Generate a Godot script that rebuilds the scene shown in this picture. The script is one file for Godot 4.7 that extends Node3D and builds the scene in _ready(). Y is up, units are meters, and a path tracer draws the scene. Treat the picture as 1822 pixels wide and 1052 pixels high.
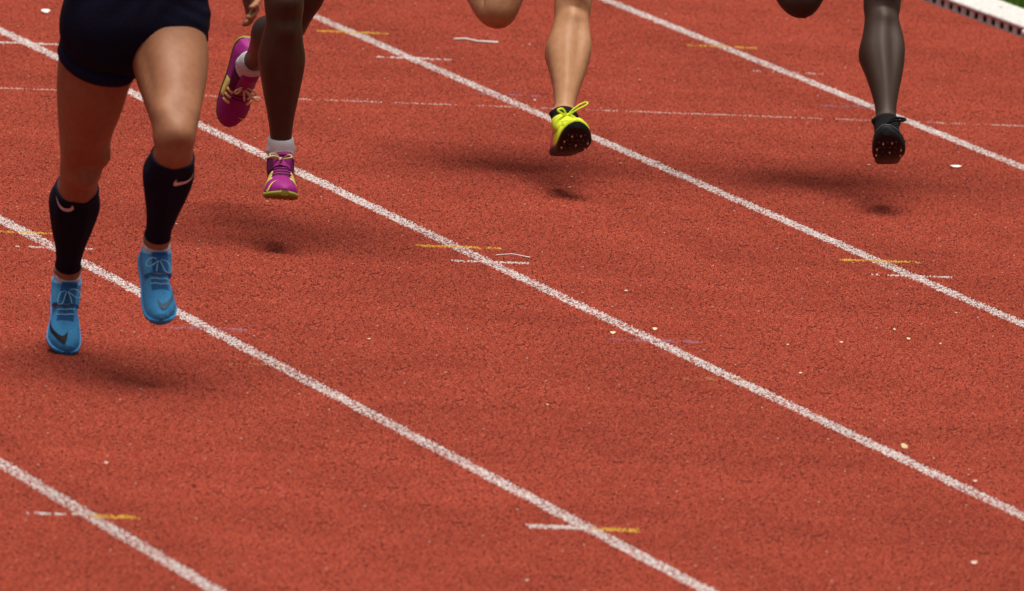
extends Node3D
# Four sprinters on a red running track, seen through a long lens from the stands.
# Lanes run along z; the runners run towards +z; lane lines lie 1.22 m apart.

const LANE := 1.22
var M := {}
var rng := RandomNumberGenerator.new()

func _ready() -> void:
	rng.seed = 4711
	make_camera()
	make_sky()
	make_materials()
	make_track()
	make_kerbs()
	make_infield()
	make_runner_navy()
	make_runner_purple()
	make_runner_neon()
	make_runner_black()
	make_litter()

# ------------------------------------------------------------------ camera and light
func make_camera() -> void:
	var c := Camera3D.new()
	c.name = "camera"
	add_child(c)
	c.position = Vector3(-10.98147, 4.49386, 0)
	var b := Basis(Vector3.UP, -0.325335) * Basis(Vector3.RIGHT, -0.131673) * Basis(Vector3.BACK, 0.0764748)
	c.basis = b
	c.keep_aspect = Camera3D.KEEP_HEIGHT
	c.near = 0.5
	c.far = 800.0
	var at := CameraAttributesPhysical.new()
	at.frustum_focal_length = 454.0
	at.frustum_focus_distance = 34.9
	at.exposure_aperture = 9.0
	at.frustum_near = 0.5
	at.frustum_far = 800.0
	c.attributes = at
	c.fov = rad_to_deg(2.0 * atan(1052.0 * 0.5 / 23000.0))
	c.current = true

func make_sky() -> void:
	var we := WorldEnvironment.new()
	we.name = "world_environment"
	var e := Environment.new()
	e.background_mode = Environment.BG_SKY
	var s := Sky.new()
	var m := ProceduralSkyMaterial.new()
	m.sky_top_color = Color(0.84, 0.88, 0.93)
	m.sky_energy_multiplier = 0.40
	m.sky_horizon_color = Color(0.28, 0.31, 0.35)
	m.sky_curve = 0.35
	m.ground_horizon_color = Color(0.30, 0.28, 0.27)
	m.ground_bottom_color = Color(0.2, 0.15, 0.13)
	m.sun_angle_max = 1.0
	s.sky_material = m
	e.sky = s
	e.tonemap_mode = Environment.TONE_MAPPER_LINEAR
	e.tonemap_exposure = 2.6
	e.sdfgi_enabled = true
	e.ssao_enabled = true
	e.ssil_enabled = true
	we.environment = e
	add_child(we)
	var sun := DirectionalLight3D.new()
	sun.name = "sun"
	sun.light_color = Color(1.0, 0.965, 0.91)
	sun.light_energy = 0.5
	sun.light_angular_distance = 33.0
	sun.shadow_enabled = true
	add_child(sun)
	# almost overhead, softened by thin cloud
	sun.look_at_from_position(Vector3(-0.05, 5.0, 0.3), Vector3.ZERO, Vector3.RIGHT)

# ------------------------------------------------------------------ materials
func lin(r: float, g: float, b: float) -> Color:
	return Color(r, g, b).linear_to_srgb()

func mat(key: String, r: float, g: float, b: float, rough := 0.8, spec := 0.5) -> StandardMaterial3D:
	var m := StandardMaterial3D.new()
	m.resource_name = key
	m.albedo_color = lin(r, g, b)
	m.roughness = rough
	m.metallic_specular = spec
	M[key] = m
	return m

func noise_tex(freq: float, seed_: int, c0: Color, c1: Color, size := 512, normal := false, bump := 2.0) -> NoiseTexture2D:
	var n := FastNoiseLite.new()
	n.seed = seed_
	n.noise_type = FastNoiseLite.TYPE_SIMPLEX_SMOOTH
	n.frequency = freq
	n.fractal_octaves = 4
	var t := NoiseTexture2D.new()
	t.width = size
	t.height = size
	t.seamless = true
	t.noise = n
	if normal:
		t.as_normal_map = true
		t.bump_strength = bump
	else:
		var g := Gradient.new()
		g.offsets = PackedFloat32Array([0.25, 0.75])
		g.colors = PackedColorArray([c0, c1])
		t.color_ramp = g
	return t

func weave(m: StandardMaterial3D, seed_: int, lo: float, scale: float, bump := 3.0) -> void:
	m.albedo_texture = noise_tex(0.05, seed_, Color(lo, lo, lo), Color(1, 1, 1), 256)
	m.normal_enabled = true
	m.normal_texture = noise_tex(0.12, seed_ + 1, Color.BLACK, Color.WHITE, 256, true, bump)
	m.normal_scale = 0.5
	m.uv1_triplanar = true
	m.uv1_scale = Vector3(scale, scale, scale)

func skin(key: String, r: float, g: float, b: float, rough: float, seed_: int) -> void:
	var m := mat(key, r, g, b, rough, 0.45)
	m.albedo_texture = noise_tex(0.012, seed_, Color(0.93, 0.91, 0.91), Color(1, 1, 1), 512)
	m.normal_enabled = true
	m.normal_texture = noise_tex(0.15, seed_ + 3, Color.BLACK, Color.WHITE, 256, true, 2.0)
	m.normal_scale = 0.25
	m.uv1_triplanar = true
	m.uv1_scale = Vector3(6, 6, 6)
	m.subsurf_scatter_enabled = true
	m.subsurf_scatter_strength = 0.06

func make_materials() -> void:
	skin("skin_tan", 0.38, 0.168, 0.088, 0.55, 11)
	skin("skin_deep", 0.058, 0.024, 0.014, 0.42, 21)
	skin("skin_fair", 0.50, 0.255, 0.130, 0.55, 31)
	skin("skin_ash", 0.050, 0.026, 0.019, 0.58, 41)
	skin("skin_palm", 0.40, 0.14, 0.115, 0.5, 51)
	weave(mat("navy", 0.0075, 0.0105, 0.036, 0.85, 0.3), 61, 0.75, 10.0)
	weave(mat("navy_band", 0.009, 0.015, 0.060, 0.8, 0.3), 63, 0.75, 10.0)
	weave(mat("white_knit", 0.72, 0.72, 0.76, 0.95, 0.2), 65, 0.88, 14.0)
	weave(mat("black_knit", 0.010, 0.010, 0.012, 0.9, 0.3), 67, 0.7, 14.0)
	weave(mat("blue_mesh", 0.075, 0.42, 0.88, 0.7, 0.35), 71, 0.82, 16.0)
	weave(mat("blue_deep", 0.034, 0.21, 0.56, 0.8, 0.3), 73, 0.75, 18.0)
	mat("blue_lace", 0.34, 0.64, 0.80, 0.8, 0.3)
	weave(mat("magenta", 0.38, 0.016, 0.25, 0.6, 0.4), 75, 0.8, 16.0)
	weave(mat("magenta_deep", 0.14, 0.005, 0.08, 0.7, 0.35), 77, 0.8, 16.0)
	mat("lemon", 0.74, 0.66, 0.16, 0.55, 0.4)
	mat("cream_lace", 0.70, 0.56, 0.28, 0.8, 0.3)
	mat("olive_plate", 0.26, 0.24, 0.028, 0.5, 0.4)
	weave(mat("black_mesh", 0.012, 0.012, 0.017, 0.6, 0.4), 79, 0.7, 16.0)
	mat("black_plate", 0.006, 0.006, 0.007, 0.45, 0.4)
	mat("slate_trim", 0.13, 0.13, 0.17, 0.55, 0.4)
	mat("logo_black", 0.012, 0.013, 0.020, 0.6, 0.4)
	mat("logo_grey", 0.07, 0.15, 0.25, 0.6, 0.4)
	mat("logo_white", 0.74, 0.70, 0.70, 0.6, 0.3)
	mat("lime_tab", 0.42, 0.72, 0.04, 0.5, 0.4)
	mat("hair_dark", 0.012, 0.009, 0.008, 0.6, 0.4)
	mat("eye_dark", 0.02, 0.015, 0.012, 0.2, 0.5)
	mat("singlet_blue", 0.02, 0.035, 0.16, 0.8, 0.3)
	mat("singlet_white", 0.6, 0.6, 0.62, 0.8, 0.3)
	mat("singlet_red", 0.3, 0.02, 0.02, 0.8, 0.3)
	var st := mat("spike_steel", 0.72, 0.72, 0.72, 0.28, 0.6)
	st.metallic = 1.0
	var neon := mat("neon_upper", 1, 1, 1, 0.6, 0.4)
	neon.vertex_color_use_as_albedo = true
	mat("neon_lace", 0.66, 0.78, 0.03, 0.6, 0.4)
	var tr := mat("track_bed", 0.17, 0.022, 0.012, 0.95, 0.2)
	tr.albedo_texture = noise_tex(0.03, 81, Color(0.72, 0.72, 0.72), Color(1, 1, 1), 1024)
	tr.uv1_scale = Vector3(0.7, 0.7, 0.7)
	tr.uv1_triplanar = true
	var gr := mat("granule", 1, 1, 1, 0.85, 0.3)
	gr.vertex_color_use_as_albedo = true
	gr.albedo_texture = noise_tex(0.009, 87, Color(0.89, 0.875, 0.87), Color(1, 1, 1), 1024)
	gr.uv1_triplanar = true
	gr.uv1_world_triplanar = true
	gr.uv1_scale = Vector3(0.21, 0.21, 0.21)
	var k := mat("kerb_white", 0.80, 0.80, 0.80, 0.45, 0.5)
	k.albedo_texture = noise_tex(0.02, 83, Color(0.86, 0.85, 0.84), Color(1, 1, 1), 512)
	k.uv1_triplanar = true
	k.uv1_scale = Vector3(3, 3, 3)
	var t := mat("turf", 0.075, 0.17, 0.016, 0.9, 0.3)
	t.albedo_texture = noise_tex(0.04, 85, Color(0.6, 0.65, 0.5), Color(1, 1, 1), 512)
	t.uv1_triplanar = true
	t.uv1_scale = Vector3(0.8, 0.8, 0.8)
	var bl := mat("blade", 1, 1, 1, 0.7, 0.3)
	bl.vertex_color_use_as_albedo = true
	bl.cull_mode = BaseMaterial3D.CULL_DISABLED
	mat("paper", 0.78, 0.76, 0.75, 0.8, 0.3)
	mat("petal", 0.70, 0.57, 0.33, 0.7, 0.3)
	mat("pale_crumb", 0.60, 0.44, 0.37, 0.8, 0.3)
	mat("dark_crumb", 0.03, 0.025, 0.04, 0.8, 0.3)

# ------------------------------------------------------------------ mesh helpers
func smooth_mesh(v: PackedVector3Array, idx: PackedInt32Array, cols := PackedColorArray()) -> ArrayMesh:
	var n := PackedVector3Array()
	n.resize(v.size())
	for i in range(0, idx.size(), 3):
		var a := v[idx[i]]
		var b := v[idx[i + 1]]
		var c := v[idx[i + 2]]
		var fn := (c - a).cross(b - a)
		n[idx[i]] += fn
		n[idx[i + 1]] += fn
		n[idx[i + 2]] += fn
	for i in n.size():
		n[i] = n[i].normalized() if n[i].length_squared() > 1e-20 else Vector3.UP
	var ar := []
	ar.resize(Mesh.ARRAY_MAX)
	ar[Mesh.ARRAY_VERTEX] = v
	ar[Mesh.ARRAY_NORMAL] = n
	ar[Mesh.ARRAY_INDEX] = idx
	if cols.size() == v.size():
		ar[Mesh.ARRAY_COLOR] = cols
	var am := ArrayMesh.new()
	am.add_surface_from_arrays(Mesh.PRIMITIVE_TRIANGLES, ar)
	return am

# A growing shape: vertices, indices, colours. Rings are lofted; nothing is shared between pieces.
class Shape:
	var v := PackedVector3Array()
	var i := PackedInt32Array()
	var c := PackedColorArray()
	func ring_loft(rings: Array, closed := true, cap0 := true, cap1 := true) -> void:
		var start := v.size()
		var n: int = rings[0].size()
		for r in rings:
			v.append_array(r)
		# orientation: outward from the ring's middle
		var mid := Vector3.ZERO
		var half: int = rings.size() / 2
		if half >= rings.size() - 1:
			half = rings.size() - 2
		for q in rings[half]:
			mid += q
		mid /= float(n)
		var p0: Vector3 = rings[half][0]
		var p1: Vector3 = rings[half][1]
		var p2: Vector3 = rings[half + 1][0]
		var flip := (p2 - p0).cross(p1 - p0).dot(p0 - mid) < 0.0
		if not closed:
			flip = false
		var m := n if closed else n - 1
		for k in rings.size() - 1:
			for j in m:
				var a := start + k * n + j
				var b := start + k * n + (j + 1) % n
				var d := a + n
				var e := b + n
				if flip:
					i.append_array([a, d, b, b, d, e])
				else:
					i.append_array([a, b, d, b, e, d])
		if closed:
			for w in 2:
				if (w == 0 and not cap0) or (w == 1 and not cap1):
					continue
				var r: PackedVector3Array = rings[0] if w == 0 else rings[rings.size() - 1]
				var cc := Vector3.ZERO
				for q in r:
					cc += q
				v.append(cc / float(n))
				var ci := v.size() - 1
				var base := start if w == 0 else start + (rings.size() - 1) * n
				for j in n:
					var a := base + j
					var b := base + (j + 1) % n
					if (w == 0) != flip:
						i.append_array([ci, b, a])
					else:
						i.append_array([ci, a, b])
	func tube(pts: PackedVector3Array, radii, sides := 8) -> void:
		var rings := []
		var up := Vector3.UP
		for k in pts.size():
			var t := (pts[mini(k + 1, pts.size() - 1)] - pts[maxi(k - 1, 0)]).normalized()
			if k == 0:
				up = Vector3.RIGHT if absf(t.y) > 0.9 else Vector3.UP
			var s := t.cross(up).normalized()
			up = s.cross(t).normalized()
			var r: float = radii[k] if radii is Array else radii
			var ring := PackedVector3Array()
			for j in sides:
				var a := TAU * j / sides
				ring.append(pts[k] + (s * cos(a) + up * sin(a)) * r)
			rings.append(ring)
		ring_loft(rings)
	func box(lo: Vector3, hi: Vector3) -> void:
		var q := [Vector3(lo.x, lo.y, lo.z), Vector3(hi.x, lo.y, lo.z), Vector3(hi.x, hi.y, lo.z), Vector3(lo.x, hi.y, lo.z), Vector3(lo.x, lo.y, hi.z), Vector3(hi.x, lo.y, hi.z), Vector3(hi.x, hi.y, hi.z), Vector3(lo.x, hi.y, hi.z)]
		for f in [[0, 1, 2, 3], [5, 4, 7, 6], [4, 0, 3, 7], [1, 5, 6, 2], [3, 2, 6, 7], [4, 5, 1, 0]]:
			var s := v.size()
			for k in f:
				v.append(q[k])
			i.append_array([s, s + 2, s + 1, s, s + 3, s + 2])
	func add(o: Array) -> void:
		var s := v.size()
		v.append_array(o[0])
		for k in o[1]:
			i.append(s + k)

func piece(called: String, sh: Shape, m: String, parent: Node3D) -> MeshInstance3D:
	var o := MeshInstance3D.new()
	o.name = called
	o.mesh = smooth_mesh(sh.v, sh.i, sh.c)
	o.material_override = M[m]
	parent.add_child(o, true)
	return o

func thing(called: String, label: String, category: String, at: Vector3, group := "") -> Node3D:
	var o := Node3D.new()
	o.name = called
	add_child(o, true)
	o.position = at
	o.set_meta("label", label)
	o.set_meta("category", category)
	if group != "":
		o.set_meta("group", group)
	return o

# Surface nets over a field (negative inside).
func nets(fn: Callable, lo: Vector3, hi: Vector3, cell: float) -> Array:
	var nx := int(ceil((hi.x - lo.x) / cell)) + 1
	var ny := int(ceil((hi.y - lo.y) / cell)) + 1
	var nz := int(ceil((hi.z - lo.z) / cell)) + 1
	var val := PackedFloat32Array()
	val.resize(nx * ny * nz)
	var o := 0
	for z in nz:
		for y in ny:
			for x in nx:
				val[o] = fn.call(lo + Vector3(x, y, z) * cell)
				o += 1
	var sx := 1
	var sy := nx
	var sz := nx * ny
	var cellv := PackedInt32Array()
	cellv.resize(nx * ny * nz)
	cellv.fill(-1)
	var verts := PackedVector3Array()
	var idx := PackedInt32Array()
	var corner := [0, sx, sy, sx + sy, sz, sz + sx, sz + sy, sz + sx + sy]
	var cpos := [Vector3(0, 0, 0), Vector3(1, 0, 0), Vector3(0, 1, 0), Vector3(1, 1, 0), Vector3(0, 0, 1), Vector3(1, 0, 1), Vector3(0, 1, 1), Vector3(1, 1, 1)]
	var edges := [[0, 1], [2, 3], [4, 5], [6, 7], [0, 2], [1, 3], [4, 6], [5, 7], [0, 4], [1, 5], [2, 6], [3, 7]]
	for z in nz - 1:
		for y in ny - 1:
			for x in nx - 1:
				var c := x + y * sy + z * sz
				var mask := 0
				for k in 8:
					if val[c + corner[k]] < 0.0:
						mask |= 1 << k
				if mask == 0 or mask == 255:
					continue
				var sum := Vector3.ZERO
				var cnt := 0
				for e in edges:
					var va := val[c + corner[e[0]]]
					var vb := val[c + corner[e[1]]]
					if (va < 0.0) != (vb < 0.0):
						sum += cpos[e[0]].lerp(cpos[e[1]], va / (va - vb))
						cnt += 1
				cellv[c] = verts.size()
				verts.append(lo + (Vector3(x, y, z) + sum / cnt) * cell)
	for z in range(1, nz - 1):
		for y in range(1, ny - 1):
			for x in range(1, nx - 1):
				var c := x + y * sy + z * sz
				for ax in 3:
					var st: int = [sx, sy, sz][ax]
					var u: int = [sy, sz, sx][ax]
					var w: int = [sz, sx, sy][ax]
					var a := val[c] < 0.0
					if a == (val[c + st] < 0.0):
						continue
					var q := [cellv[c], cellv[c - u], cellv[c - u - w], cellv[c - w]]
					if q[0] < 0 or q[1] < 0 or q[2] < 0 or q[3] < 0:
						continue
					if a:
						idx.append_array([q[0], q[2], q[1], q[0], q[3], q[2]])
					else:
						idx.append_array([q[0], q[1], q[2], q[0], q[2], q[3]])
	return [verts, idx]

func cone_dist(p: Vector3, b: Array) -> float:
	var a: Vector3 = b[0]
	var ab: Vector3 = b[1] - a
	var t := clampf((p - a).dot(ab) / maxf(ab.length_squared(), 1e-9), 0.0, 1.0)
	return p.distance_to(a + ab * t) - lerpf(b[2], b[3], t)

func blended(p: Vector3, bones: Array, k: float) -> float:
	var d := 10.0
	for b in bones:
		var e := cone_dist(p, b)
		if e > d + k:
			continue
		var h := clampf(0.5 + 0.5 * (d - e) / k, 0.0, 1.0)
		d = lerpf(d, e, h) - k * h * (1.0 - h)
	return d

func bounds(bones: Array, pad: float) -> Array:
	var lo := Vector3(1e9, 1e9, 1e9)
	var hi := -lo
	for b in bones:
		for q in 2:
			var r: Vector3 = Vector3.ONE * (b[2 + q] + pad)
			lo = lo.min(b[q] - r)
			hi = hi.max(b[q] + r)
	return [lo, hi]

func bones_mesh(bones: Array, k: float, cell: float, grow := 0.0) -> Array:
	var bb := bounds(bones, grow + cell * 2.0)
	return nets(func(p: Vector3) -> float: return blended(p, bones, k) - grow, bb[0], bb[1], cell)

# ------------------------------------------------------------------ the track
func granules(sh: Shape, x0: float, x1: float, z0: float, z1: float, step: float, lift: float, tint: Callable) -> void:
	var nx := int(round((x1 - x0) / step))
	var nz := int(round((z1 - z0) / step))
	for a in nx:
		for b in nz:
			var x := x0 + (a + 0.5 + rng.randf_range(-0.42, 0.42)) * (x1 - x0) / nx
			var z := z0 + (b + 0.5 + rng.randf_range(-0.42, 0.42)) * (z1 - z0) / nz
			var col = tint.call(x, z)
			if col == null:
				continue
			var r := step * rng.randf_range(0.45, 0.72)
			var h := step * rng.randf_range(0.25, 0.72) + lift
			var turn := rng.randf() * TAU
			var s := sh.v.size()
			var top := Vector3(x + rng.randf_range(-0.3, 0.3) * r, h, z + rng.randf_range(-0.3, 0.3) * r)
			sh.v.append(top)
			for q in 5:
				var ang := turn + TAU * q / 5.0
				var rr := r * rng.randf_range(0.75, 1.15)
				sh.v.append(Vector3(x + cos(ang) * rr * 0.72, h * rng.randf_range(0.62, 0.85), z + sin(ang) * rr * 0.72))
				sh.v.append(Vector3(x + cos(ang) * rr, -0.002, z + sin(ang) * rr))
			for q in 11:
				sh.c.append(col)
			for q in 5:
				var m0 := s + 1 + q * 2
				var m1 := s + 1 + ((q + 1) % 5) * 2
				sh.i.append_array([s, m0, m1, m0, m0 + 1, m1, m1, m0 + 1, m1 + 1])

func rubber_tint(_x: float, _z: float):
	var t := rng.randf()
	var c := Color(0.365, 0.057, 0.034).lerp(Color(0.47, 0.088, 0.055), rng.randf())
	if t < 0.15:
		c = Color(0.15, 0.024, 0.018)
	elif t < 0.24:
		c = Color(0.56, 0.135, 0.085)
	elif t < 0.2406:
		c = Color(0.66, 0.47, 0.40)
	return c

func paint_tint(noise: FastNoiseLite, half: float, wear: float, paint: Color) -> Callable:
	return func(x: float, z: float):
		var e := absf(x) / half
		if e > 1.0 + rng.randf_range(-0.22, 0.22):
			return rubber_tint(x, z)
		var w := noise.get_noise_2d(x * 1000.0, z * 1000.0) * 0.5 + 0.5
		if w + rng.randf_range(-0.16, 0.16) < wear:
			return rubber_tint(x, z).lerp(paint, 0.12)
		return paint * rng.randf_range(0.80, 1.0)

func flat_sheet(x0: float, x1: float, z0: float, z1: float, y: float) -> Shape:
	var s := Shape.new()
	s.v = PackedVector3Array([Vector3(x0, y, z0), Vector3(x1, y, z0), Vector3(x1, y, z1), Vector3(x0, y, z1)])
	s.i = PackedInt32Array([0, 1, 2, 0, 2, 3])
	return s

func in_view(x: float, z: float) -> bool:
	# the ground the camera sees, with a step's margin on every side
	if z < -42.0 or z > -25.2:
		return false
	var left := -3.15 + (-27.2 - z) * 0.30
	var right := -0.35 + (-27.5 - z) * 0.385
	return x > left - 1.15 and x < minf(right + 1.15, 3.60)

func copies(called: String, mesh: Mesh, spots: Array, m: String, parent: Node3D) -> MultiMeshInstance3D:
	var mm := MultiMesh.new()
	mm.transform_format = MultiMesh.TRANSFORM_3D
	mm.mesh = mesh
	mm.instance_count = spots.size()
	for k in spots.size():
		mm.set_instance_transform(k, spots[k])
	var o := MultiMeshInstance3D.new()
	o.name = called
	o.multimesh = mm
	o.material_override = M[m]
	parent.add_child(o, true)
	return o

func make_track() -> void:
	var t := Node3D.new()
	t.name = "running_track"
	add_child(t)
	t.set_meta("kind", "structure")
	piece("track_bed", flat_sheet(-60, 3.72, -120, 30, 0.0), "track_bed", t)
	var pw := LANE / 5.0
	var pd := 0.25
	var step := 0.0056
	# plain patches, and patches beside a lane line with a 7 cm gap for the painted strip
	var gap := 0.034
	var plain := []
	var split := []
	for k in 4:
		var s := Shape.new()
		granules(s, -pw / 2, pw / 2, -pd / 2, pd / 2, step, 0.0, rubber_tint)
		plain.append(smooth_mesh(s.v, s.i, s.c))
	for k in 2:
		var s := Shape.new()
		granules(s, -pw / 2, -gap, -pd / 2, pd / 2, step, 0.0, rubber_tint)
		granules(s, gap, pw / 2, -pd / 2, pd / 2, step, 0.0, rubber_tint)
		split.append(smooth_mesh(s.v, s.i, s.c))
	var strips := []
	var noise := FastNoiseLite.new()
	noise.seed = 5
	noise.noise_type = FastNoiseLite.TYPE_SIMPLEX
	noise.frequency = 0.055
	noise.fractal_octaves = 2
	for k in 6:
		var s := Shape.new()
		noise.seed = 5 + k
		granules(s, -gap, gap, -pd, pd, step * 0.9, 0.0004, paint_tint(noise, 0.0240, 0.36 + 0.035 * (k % 4), Color(0.86, 0.82, 0.84)))
		strips.append(smooth_mesh(s.v, s.i, s.c))
	var spots := [[], [], [], []]
	var spots2 := [[], []]
	for c in range(-22, 15):
		for r in 70:
			var x := c * pw
			var z := -42.0 + (r + 0.5) * pd
			if not in_view(x, z):
				continue
			var b := Basis(Vector3.UP, PI if rng.randf() < 0.5 else 0.0)
			if posmod(c, 5) == 0:
				spots2[rng.randi() % 2].append(Transform3D(b, Vector3(x, 0, z)))
			else:
				spots[rng.randi() % 4].append(Transform3D(b, Vector3(x, 0, z)))
	var edge := Shape.new()
	granules(edge, 0.0, 0.112, -pd / 2, pd / 2, step, 0.0, rubber_tint)
	var along := []
	for r in 66:
		along.append(Transform3D(Basis.IDENTITY, Vector3(14.5 * pw, 0, -42.0 + (r + 0.5) * pd)))
	copies("rubber_granules", smooth_mesh(edge.v, edge.i, edge.c), along, "granule", t).set_meta("kind", "stuff")
	for k in 4:
		copies("rubber_granules", plain[k], spots[k], "granule", t).set_meta("kind", "stuff")
	for k in 2:
		copies("rubber_granules", split[k], spots2[k], "granule", t).set_meta("kind", "stuff")
	for line in range(-3, 3):
		var x := line * LANE
		var s := Shape.new()
		var rows := []
		for r in 35:
			var z := -42.0 + (r + 0.5) * pd * 2.0
			if in_view(x, z):
				rows.append(Transform3D(Basis(Vector3.UP, PI if rng.randf() < 0.5 else 0.0), Vector3(x, 0, z)))
		# one mesh per line, joined from the strip variants
		var st := SurfaceTool.new()
		for tr in rows:
			st.append_from(strips[rng.randi() % 6], 0, tr)
		var o := MeshInstance3D.new()
		o.name = "lane_line"
		o.mesh = st.commit()
		o.material_override = M["granule"]
		t.add_child(o, true)
	# short cross marks sprayed over the lines
	var yellow := Color(0.84, 0.50, 0.08)
	var white := Color(0.84, 0.78, 0.78)
	var lilac := Color(0.44, 0.19, 0.27)
	var faint := Color(0.52, 0.26, 0.10)
	mark("yellow_mark", t, -1.22, -33.05, 0.25, 0.013, 0.42, yellow)
	mark("yellow_mark", t, 0.0, -33.05, 0.25, 0.016, 0.40, yellow)
	mark("yellow_mark", t, 1.22, -33.05, 0.25, 0.015, 0.40, yellow)
	mark("yellow_mark", t, 1.22, -37.91, 0.25, 0.018, 0.42, yellow)
	mark("yellow_mark", t, 2.44, -37.91, 0.25, 0.014, 0.47, yellow)
	mark("yellow_mark", t, -0.04, -37.91, 0.25, 0.014, 0.45, yellow)
	mark("yellow_mark", t, -1.16, -28.23, 0.125, 0.022, 0.36, yellow)
	mark("yellow_mark", t, -2.38, -28.23, 0.125, 0.022, 0.36, yellow)
	mark("yellow_mark", t, -0.05, -30.72, 0.22, 0.022, 0.62, faint)
	mark("yellow_mark", t, -1.27, -30.72, 0.22, 0.022, 0.66, faint)
	mark("white_mark", t, -1.22, -32.77, 0.25, 0.010, 0.45, white)
	mark("white_mark", t, 0.0, -32.77, 0.25, 0.011, 0.45, white)
	mark("white_mark", t, 1.22, -32.77, 0.25, 0.011, 0.44, white)
	mark("white_mark", t, 1.22, -37.30, 0.25, 0.014, 0.42, white)
	mark("white_mark", t, 2.44, -37.30, 0.25, 0.010, 0.56, white)
	mark("white_mark", t, 0.02, -37.30, 0.25, 0.014, 0.42, white)
	mark("white_mark", t, -1.30, -28.25, 0.14, 0.024, 0.30, white)
	mark("white_mark", t, -2.52, -28.25, 0.14, 0.014, 0.46, white)
	mark("lilac_mark", t, -1.22, -31.34, 0.26, 0.020, 0.55, lilac)
	mark("lilac_mark", t, 0.01, -31.37, 0.26, 0.020, 0.46, lilac)
	mark("lilac_mark", t, 1.26, -36.47, 0.22, 0.016, 0.55, lilac)
	mark("lilac_mark", t, 2.36, -36.50, 0.22, 0.016, 0.50, lilac)
	mark("chalk_line", t, 0.55, -36.18, 5.2, 0.007, 0.46, Color(0.70, 0.50, 0.46))

func mark(called: String, t: Node3D, x: float, z: float, length: float, half: float, wear: float, paint: Color) -> void:
	var s := Shape.new()
	var noise := FastNoiseLite.new()
	noise.seed = int(absf(x * 100.0) + absf(z * 10.0))
	noise.frequency = 0.02 if length < 1.0 else 0.008
	var n := int(length / 0.0058)
	var rows := maxi(2, int(round(half * 2.0 / 0.0062)))
	for a in n:
		for b in rows:
			var px := -length / 2 + (a + rng.randf()) * length / n
			var pz := -half + (b + rng.randf()) * half * 2.0 / rows
			var w := noise.get_noise_2d(px * 1000.0, pz * 1000.0) * 0.5 + 0.5
			var fade := clampf((length / 2 - absf(px)) / 0.02, 0.0, 1.0)
			if w + rng.randf_range(-0.14, 0.14) < wear + (1.0 - fade) * 0.3:
				continue
			granules(s, px - 0.003, px + 0.003, pz - 0.003, pz + 0.003, 0.006, 0.0016, func(_x, _z): return paint * rng.randf_range(0.8, 1.0))
	if s.v.size() == 0:
		return
	for k in s.v.size():
		s.v[k] += Vector3(x, 0, z)
	piece(called, s, "granule", t)

# ------------------------------------------------------------------ kerb and infield
func make_kerbs() -> void:
	var length := 1.20
	var h := 0.040
	var wide := 0.175
	for k in 5:
		var z0 := -42.42 + k * length
		var t := thing("track_kerb", "white hollow plastic kerb section with a row of square drain slots beside the grass", "kerb", Vector3(3.66, 0, z0), "white kerb sections between track and grass")
		# slotted front wall: a rail, a foot and a post between each two openings
		var s := Shape.new()
		var pitch := 0.08
		var g := 0.0015
		s.box(Vector3(0.0, 0.0240, g), Vector3(0.004, h - 0.0045, length - g))
		s.box(Vector3(0.0, 0.0, g), Vector3(0.004, 0.0022, length - g))
		for q in 16:
			var a := maxf(g, -0.02 + q * pitch)
			var b := minf(length - g, 0.02 + q * pitch)
			s.box(Vector3(0.0005, 0.0022, a), Vector3(0.0045, 0.0240, b))
		piece("slotted_wall", s, "kerb_white", t)
		# top with rounded shoulders
		s = Shape.new()
		var prof := PackedVector2Array()
		for q in 7:
			var an := PI - PI / 2 * q / 6.0
			prof.append(Vector2(0.004 + cos(an) * 0.008, h - 0.008 + sin(an) * 0.008))
		for q in 7:
			var an := PI / 2 - PI / 2 * q / 6.0
			prof.append(Vector2(wide - 0.006 + cos(an) * 0.008, h - 0.008 + sin(an) * 0.008))
		prof.append(Vector2(wide + 0.002, h - 0.012))
		prof.append(Vector2(-0.004, h - 0.012))
		var rings := []
		for z in [g, length - g]:
			var ring := PackedVector3Array()
			for q in prof:
				ring.append(Vector3(q.x, q.y, z))
			rings.append(ring)
		s.ring_loft(rings)
		piece("top_plate", s, "kerb_white", t)
		s = Shape.new()
		s.box(Vector3(wide - 0.012, 0.0, g), Vector3(wide, h - 0.0125, length - g))
		piece("back_wall", s, "kerb_white", t)
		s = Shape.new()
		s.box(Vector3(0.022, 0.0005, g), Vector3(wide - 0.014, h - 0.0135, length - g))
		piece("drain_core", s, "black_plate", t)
		for q in [0.18, 0.62, 1.05]:
			s = Shape.new()
			s.tube(PackedVector3Array([Vector3(wide * 0.55, h - 0.002, q), Vector3(wide * 0.55, h + 0.0012, q)]), 0.007, 12)
			piece("fixing_cap", s, "slate_trim", t)
	# a white plastic tube that lies against the kerb
	var tb := thing("plastic_tube", "short white plastic tube lying against the slotted kerb", "tube", Vector3(3.632, 0.022, -38.42))
	var s2 := Shape.new()
	s2.tube(PackedVector3Array([Vector3(-0.003, 0.0, 0.0), Vector3(0.0, 0.0, 0), Vector3(0.10, 0.035, 0.05), Vector3(0.30, 0.045, 0.15)]), [0.009, 0.013, 0.013, 0.013], 14)
	piece("tube_body", s2, "kerb_white", tb)

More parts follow.
